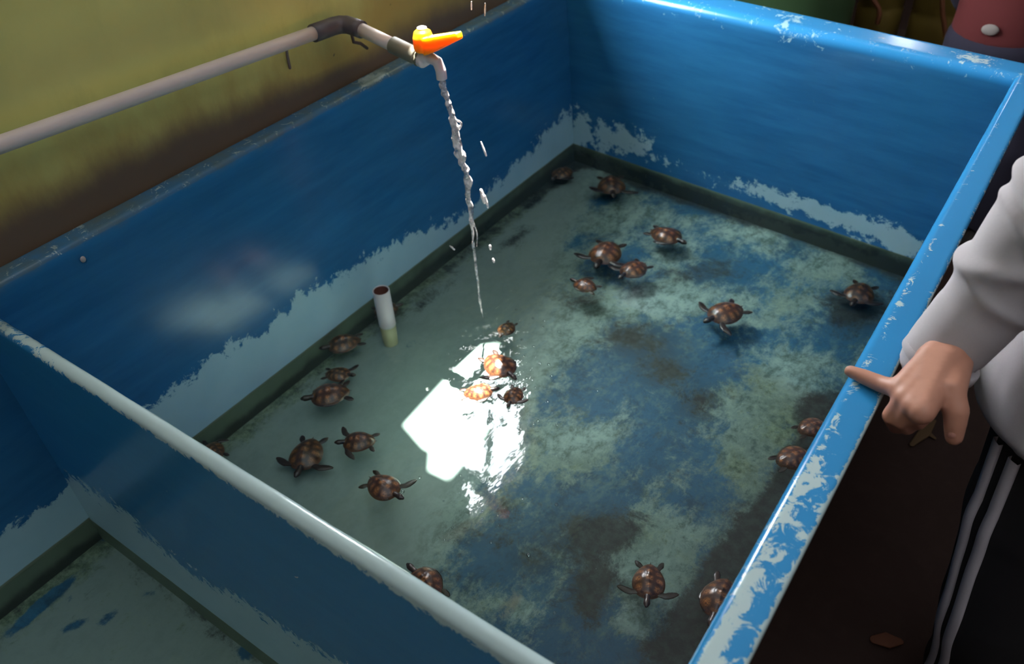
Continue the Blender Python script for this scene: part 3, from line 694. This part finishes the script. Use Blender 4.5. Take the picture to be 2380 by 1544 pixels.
def face_parts(c, k, f, root, hairmat=HAIR):
    c = Vector(c)
    for s in (-1, 1):
        e = MB(); e.ball(c + Vector((s * .031, f * .082, .006)) * k, .012 * k, 14); eo = e.build('eye', EYEW, root)
        e = MB(); e.ball(c + Vector((s * .031, f * .0905, .006)) * k, .0055 * k, 10); e.build('iris', EYED, eo)
    h = MB(); h.ball(c + Vector((0, -f * .012, .03)) * k, (.083 * k, .098 * k, .10 * k), 24); h.ball(c + Vector((0, -f * .045, -.01)) * k, (.072 * k, .062 * k, .09 * k), 20)
    merge(h.build('hair', hairmat, root), .005, 3)
def relaxed_hand(b, w, k, side):
    w = Vector(w); b.capsule([w, w + Vector((0, -.005, -.05)) * k, w + Vector((0, -.012, -.085)) * k], [.024 * k, .036 * k, .034 * k], 14, .5, (1, 0, 0))
    for i, (dy, L) in enumerate(((-.032, .07), (-.011, .08), (.010, .075), (.029, .058))):
        p = w + Vector((0, dy - .008, -.085)) * k
        b.capsule([p, p + Vector((-side * .006, -.008, -L * .45)) * k, p + Vector((-side * .018, -.016, -L * .95)) * k], [.009 * k, .0085 * k, .0068 * k], 10)
    p = w + Vector((0, -.022, -.03)) * k; b.capsule([p, p + Vector((-side * .01, -.028, -.03)) * k, p + Vector((-side * .014, -.034, -.062)) * k], [.012 * k, .0105 * k, .008 * k], 10)

# --- the visitor in the grey shirt, standing beside the tank with one finger on the rim
man = empty('person', (.21, 1.03, GZ), label='person in grey long-sleeved shirt and black striped trousers, finger on the blue rim', cat='person')
X0, Y0 = .22, 1.02
b = MB()
ell(b, [(X0, Y0, .40, .14, .10), (X0, Y0, .55, .13, .10), (X0, Y0 + .01, .80, .14, .10), (X0, Y0 + .02, 1.0, .165, .10), (X0, Y0 + .02, 1.12, .15, .08), (X0, Y0 + .02, 1.17, .06, .06)])
b.capsule([(X0, Y0 + .02, 1.14), (X0, Y0 + .005, 1.27)], [.058, .052], 16); HCm = (X0, Y0 - .01, 1.345); head(b, HCm, 1.0, -1)
W = Vector((-.024, .925, .572)); EL = Vector((.050, .985, .82)); SH = Vector((.075, Y0 + .03, 1.10))
W2 = Vector((.465, .96, .57)); b.capsule([(.40, Y0 + .03, 1.10), (.455, 1.04, .82), tuple(W2)], [.05, .042, .026], 16); relaxed_hand(b, W2 + Vector((0, 0, .01)), 1, 1)
b.capsule([SH, EL, W + Vector((0, 0, .03)), W], [.05, .042, .031, .027], 18)
for s, hx, kx, ax_, ky, ay in ((-1, .150, .190, .214, .985, 1.05), (1, .29, .30, .31, .99, 1.06)):
    b.capsule([(hx, Y0, .40), (kx, ky, .08), (ax_, ay, -.215)], [.075, .052, .036], 16); b.capsule([(ax_, ay, -.24), (ax_, ay - .13, -.262)], [.034, .028], 12)
# right hand
TIP = at((1976, 863), 2, .5345); DIP = at((2010, 877), 2, .5360); PIPx = at((2048, 893), 2, .5385); M1 = at((2092, 906), 2, .5500)
b.capsule([M1, PIPx, DIP, TIP], [.0125, .0108, .0098, .0078], 14)
Mk = [M1, at((2106, 926), 1, M1.y - .012), at((2123, 944), 1, M1.y - .022), at((2142, 957), 1, M1.y - .028)]
for q, r in zip(Mk, (.0145, .0150, .0150, .0140)):
    b.capsule([W + (q - M1) * .25, W.lerp(q, .5) + Vector((0, 0, .003)), q], [.022, .0165, r], 14)
b.capsule([W.lerp(Mk[0], .45), W.lerp(Mk[2], .75)], [.020, .018], 12); b.capsule([W.lerp(Mk[3], .35), Mk[3]], [.021, .016], 12); b.capsule([Mk[1], Mk[3]], [.013, .013], 12)
y = Mk[1].y
b.capsule([Mk[1], at((2072, 968), 1, y - .006), at((2084, 990), 1, y + .012), at((2104, 990), 1, y + .020)], [.0128, .0118, .0108, .0095], 14)
y = Mk[2].y
b.capsule([Mk[2], at((2094, 978), 1, y), at((2108, 994), 1, y + .018), at((2124, 984), 1, y + .028)], [.0125, .0112, .0100, .0090], 14)
y = Mk[3].y
b.capsule([Mk[3], at((2122, 972), 1, y + .004), at((2134, 984), 1, y + .022), at((2148, 974), 1, y + .032)], [.0115, .0098, .009, .008], 14)
yt = M1.y
b.capsule([W + Vector((.008, -.012, -.012)), at((2206, 915), 1, yt + .012), at((2222, 955), 1, yt + .004)], [.020, .0185, .0150], 14)
b.capsule([at((2222, 952), 1, yt + .004), at((2220, 985), 1, yt - .002), at((2217, 1016), 1, yt - .006)], [.0145, .0128, .0105], 14)
body = merge(b.build('body', SKIN, man), .0030, 4)
NAIL = plain('nail', (.52, .25, .20), .25, .05)
for c, r in ((at((2213, 1011), 1, yt - .012), (.0058, .004, .0075)), (at((2106, 993), 1, Mk[1].y + .004), (.0055, .004, .0055))):
    n_ = MB(); n_.ball(c, r, 12); n_.build('nail', NAIL, man)
face_parts(HCm, 1.0, -1, man)

def fold_mesh(o, f):
    vs = [(v.co.copy(), v.normal.copy()) for v in o.data.vertices]
    o.data.vertices.foreach_set('co', [c for p, n in vs for c in (p + n * f(p))]); o.data.update()
    return o
sh = MB()
ell(sh, [(.220, 1.03, .425, .196, .150), (.220, 1.03, .44, .208, .158), (.220, 1.03, .52, .210, .156), (.225, 1.03, .62, .185, .145), (X0, 1.04, .80, .178, .135), (X0, 1.045, 1.0, .185, .125), (X0, 1.04, 1.10, .175, .105), (X0, 1.035, 1.165, .10, .075), (X0, 1.03, 1.185, .066, .066)])
CU = at((2182, 838), 1, .918)
sh.capsule([SH + Vector((.02, 0, .0)), SH.lerp(EL, .6) + Vector((.0, 0, 0))], [.075, .070], 24)
sh.tube([SH, SH.lerp(EL, .5), EL + Vector((.002, 0, 0)), EL.lerp(CU, .35) + Vector((-.004, -.004, 0)), EL.lerp(CU, .7), CU + Vector((0, .002, .012)), CU, CU + Vector((.004, -.002, -.004))], [.070, .066, .060, .056, .050, .046, .0465, .044], 32)
sh.capsule([(.40, Y0 + .03, 1.10), (.455, 1.04, .82), tuple(W2 + Vector((0, 0, .05)))], [.072, .062, .046], 20)
shirt = merge(sh.build('shirt', GREYF, man), .0048, 4)
ax = (CU - EL).normalized()
def shirt_fold(p):
    da = (p - EL).dot(ax); near = 1 if p.x < .085 else .25
    w = mn.noise(Vector((p.x * 6, p.y * 6, p.z * 7)))
    lat = (p.x + p.y) * .7
    fold = 0
    for c0, sl, wd, am in ((-.030, .75, .015, .012), (.020, -.45, .010, .007), (.075, .75, .013, .011), (.110, .3, .008, .006), (.150, -.5, .010, .007), (-.085, .35, .016, .012), (.195, .4, .009, .005)):
        dd = da - c0 - sl * (p.x - .01) + .02 * mn.noise(Vector((p.x * 12, p.y * 12, c0 * 50))); fold += am * math.exp(-(dd / wd) ** 2)
    if near < 1 or da > .245: fold = 0
    body_f = .006 * mn.noise(Vector((p.x * 11 + p.z * 5, p.y * 11, p.z * 4))) if near < 1 else 0
    if da > .23 and p.x < .07: return .0012 * w
    return w * .005 + fold + body_f
fold_mesh(shirt, shirt_fold); modifier(shirt, 'SMOOTH', factor=.5, iterations=3)
# cuff hem and the small slit tab
hemr = MB(); hemr.tube([CU + ax * -.012, CU + ax * -.010, CU + ax * .002, CU + ax * .004], [.0462, .0478, .0482, .0455], 36); hemr.build('cuff', GREYF, shirt)
tr = MB()
def leg_ring(s, t):
    P_ = [(-1, [(.150, 1.02, .43), (.155, 1.00, .25), (.165, .985, .06), (.180, 1.01, -.10), (.194, 1.05, -.255)], [.100, .092, .080, .076, .074]),
          (1, [(.29, 1.03, .43), (.295, 1.01, .25), (.30, .99, .06), (.305, 1.02, -.10), (.31, 1.06, -.255)], [.10, .09, .076, .07, .068])][0 if s < 0 else 1]
    i = min(3, int(t * 4)); f = t * 4 - i; f2 = f
    return Vector(P_[1][i]).lerp(Vector(P_[1][i + 1]), f2), P_[2][i] * (1 - f2) + P_[2][i + 1] * f2
ell(tr, [(.228, 1.03, .30, .12, .10), (.228, 1.03, .40, .165, .125), (.228, 1.03, .50, .15, .115), (.228, 1.03, .54, .14, .11)])
for s in (-1, 1):
    rs = [leg_ring(s, i / 16) for i in range(17)]; tr.tube([r[0] for r in rs], [r[1] for r in rs], 28)
trousers = merge(tr.build('trousers', BLACKF, man), .006, 4)
fold_mesh(trousers, lambda p: .005 * mn.noise(Vector((p.x * 8, p.y * 8, p.z * 12))) * (p.z < .3))
for a0 in (214, 234):
    vs = []; fs = []; N = 40
    for i in range(N + 1):
        c, r = leg_ring(-1, .04 + .94 * i / N)
        for h in (-.5, .5, .5, -.5):
            pass
        for da, dr in ((-.0075, -.004), (-.0075, .0056), (0, .0064), (.0075, .0056), (.0075, -.004)):
            a = math.radians(a0) + da / r; nz = .005 * mn.noise(Vector(((c.x + r * math.cos(a)) * 8, (c.y + r * math.sin(a)) * 8, c.z * 12))) * (c.z < .3)
            vs.append((c.x + (r + dr + nz) * math.cos(a), c.y + (r + dr + nz) * math.sin(a), c.z))
    for i in range(N):
        for k in range(5): fs.append((i * 5 + k, i * 5 + (k + 1) % 5, (i + 1) * 5 + (k + 1) % 5, (i + 1) * 5 + k))
    mesh_obj('stripe', vs, fs, STRIPE, trousers, True)
for ax_, ay in ((.214, 1.05), (.31, 1.06)):
    s_ = MB(); s_.capsule([(ax_, ay + .02, -.262), (ax_, ay - .06, -.262), (ax_, ay - .15, -.270)], [.036, .038, .028], 16); s_.box((ax_ - .042, ay - .19, GZ), (ax_ + .042, ay + .06, GZ + .018)); merge(s_.build('shoe', SHOE, man), .005, 3)

# --- a child further back in a red shirt
cx, cy, k = -.235, 2.64, .74
kid = empty('person', (cx, cy, GZ), label='person in red top with white patch and navy trousers behind the tank', cat='person')
Zk = lambda z: GZ + z * k
b = MB(); ell(b, [(cx, cy, Zk(.75), .15 * k, .10 * k), (cx, cy, Zk(1.1), .14 * k, .10 * k), (cx, cy, Zk(1.36), .17 * k, .10 * k), (cx, cy, Zk(1.45), .07 * k, .07 * k)])
b.capsule([(cx, cy, Zk(1.42)), (cx, cy, Zk(1.52))], [.05 * k, .05 * k], 12); head(b, (cx, cy, Zk(1.62)), k, -1)
for s in (-1, 1):
    b.capsule([(cx + s * .19 * k, cy, Zk(1.38)), (cx + s * .25 * k, cy, Zk(1.1)), (cx + s * .13 * k, cy + .15 * k, Zk(.86))], [.045 * k, .038 * k, .026 * k], 14); relaxed_hand(b, (cx + s * .13 * k, cy + .15 * k, Zk(.87)), k, s)
    b.capsule([(cx + s * .10 * k, cy, Zk(.8)), (cx + s * .13 * k, cy, Zk(.42)), (cx + s * .14 * k, cy, Zk(.07))], [.07 * k, .05 * k, .035 * k], 14)
merge(b.build('body', SKIN, kid), .004, 4); face_parts((cx, cy, Zk(1.62)), k, -1, kid)
b = MB(); ell(b, [(cx, cy, Zk(.86), .18 * k, .14 * k), (cx, cy, Zk(.95), .175 * k, .145 * k), (cx, cy, Zk(1.2), .18 * k, .13 * k), (cx, cy, Zk(1.40), .17 * k, .11 * k), (cx, cy, Zk(1.46), .07 * k, .07 * k)])
for s in (-1, 1): b.capsule([(cx + s * .18 * k, cy, Zk(1.37)), (cx + s * .24 * k, cy, Zk(1.16))], [.07 * k, .06 * k], 16)
rs_ = merge(b.build('shirt', REDF, kid), .006, 4)
b = MB()
for s in (-1, 1): b.capsule([(cx + s * .19 * k, cy, Zk(1.36)), (cx + s * .25 * k, cy, Zk(1.1)), (cx + s * .14 * k, cy + .14 * k, Zk(.88))], [.068 * k, .058 * k, .04 * k], 16)
merge(b.build('sleeves', NAVYF, kid), .006, 3)
w_ = MB(); w_.ball((cx - .02, cy - .15 * k - .001, Zk(.93)), (.022, .006, .015), 16); w_.build('white_patch', plain('white_print', (.30, .27, .26), .8), rs_)
b = MB(); ell(b, [(cx, cy, Zk(.62), .19 * k, .13 * k), (cx, cy, Zk(.85), .19 * k, .145 * k), (cx, cy, Zk(.95), .16 * k, .12 * k)])
for s in (-1, 1): b.tube([(cx + s * .11 * k, cy, Zk(.72)), (cx + s * .16 * k, cy - .02, Zk(.45)), (cx + s * .17 * k, cy, Zk(.08))], [.11 * k, .10 * k, .085 * k], 20)
merge(b.build('trousers', NAVYF, kid), .006, 4)
for s in (-1, 1):
    s_ = MB(); s_.capsule([(cx + s * .15 * k, cy + .02, GZ + .028), (cx + s * .15 * k, cy - .13 * k, GZ + .026)], [.032, .026], 12); merge(s_.build('shoe', SHOE, kid), .004, 2)

# ------------------------------------------------------------------ things behind the end wall
b = MB(); gx, gy = -.93, 2.74
b.lathe((gx, gy), [(.001, GZ), (.22, GZ), (.235, GZ + .02), (.255, .35), (.268, .62), (.285, .64), (.292, .62), (.292, .60)], 48)
b.lathe((gx, gy), [(.268, .63), (.25, .44), (.22, GZ + .04), (.001, GZ + .03)], 48)
tag(b.build('plastic_tub', plain('green_plastic', (.055, .12, .05), .5, .1, 8)), 'big round green plastic tub behind the end wall', 'tub')
b = MB(); b.box((-.80, 3.04, .03), (-.40, 3.34, .065))
bench = empty('bench', (-.60, 3.19, GZ), label='low dark wooden bench carrying two olive drums behind the tank', cat='bench')
BW = plain('dark_wood', (.035, .018, .012), .8)
b.build('seat', BW, bench, False)
for px_, py_ in ((-.78, 3.06), (-.78, 3.28), (-.45, 3.06), (-.45, 3.28)):
    l_ = MB(); l_.box((px_, py_, GZ), (px_ + .03, py_ + .03, .03)); l_.build('leg', BW, bench, False)
OLIVE = plain('olive_yellow_plastic', (.20, .14, .03), .45, .2, 9)
for i, (dx, dy, lab) in enumerate(((-.690, 3.19, 'olive yellow drum beside the green tub'), (-.505, 3.19, 'olive yellow drum nearer the person in red'))):
    dr = empty('plastic_drum', (dx, dy, .065), label=lab, cat='drum', group='olive drums on the bench')
    b = MB(); b.lathe((dx, dy), [(.001, .065), (.07, .065), (.078, .075), (.078, .19), (.074, .20), (.078, .21), (.078, .35), (.065, .39), (.03, .405), (.001, .406)], 32); b.build('drum_body', OLIVE, dr)
    b = MB(); b.lathe((dx, dy), [(.001, .43), (.022, .43), (.024, .425), (.024, .405)], 20); b.build('cap', BW, dr)
RB = plain('orange_brown_rubber', (.23, .085, .04), .5)
for q, lab in (([(2010, -60), (2018, -20), (2030, 0), (2042, 18), (2044, 34), (2040, 52)], 'orange brown hose curling down in front of the first olive drum'), ([(2188, -40), (2190, 0), (2191, 30), (2195, 60), (2198, 84)], 'orange brown hose hanging by the second olive drum')):
    b = MB(); b.capsule([at(p, 1, 3.08) for p in q], .008, 10); tag(b.build('hose', RB), lab, 'hose')

# ------------------------------------------------------------------ litter on the floor
lf = plain('ochre_leaf', (.09, .05, .018), .8, .2)
c = at((2155, 1005), 2, GZ + .006); b = MB()
b.capsule([c + Vector((-.02, -.06, 0)), c + Vector((-.005, -.01, .004)), c + Vector((.005, .05, 0))], [.006, .014, .004], 10, .12, (0, 0, 1)); b.capsule([c + Vector((-.02, .02, 0)), c, c + Vector((.02, -.01, 0))], [.004, .008, .004], 8, .12, (0, 0, 1))
tag(b.build('dry_leaf', lf), 'dry ochre leaf lying on the dark floor below the hand', 'leaf')
c = at((2062, 1490), 2, GZ + .006); b = MB(); b.capsule([c + Vector((-.02, -.01, 0)), c + Vector((0, .0, .003)), c + Vector((.02, .012, 0))], [.010, .018, .008], 10, .15, (0, 0, 1))
tag(b.build('dry_leaf', plain('orange_leaf', (.12, .04, .018), .8, .2)), 'small orange leaf on the dark floor at the bottom of the picture', 'leaf')
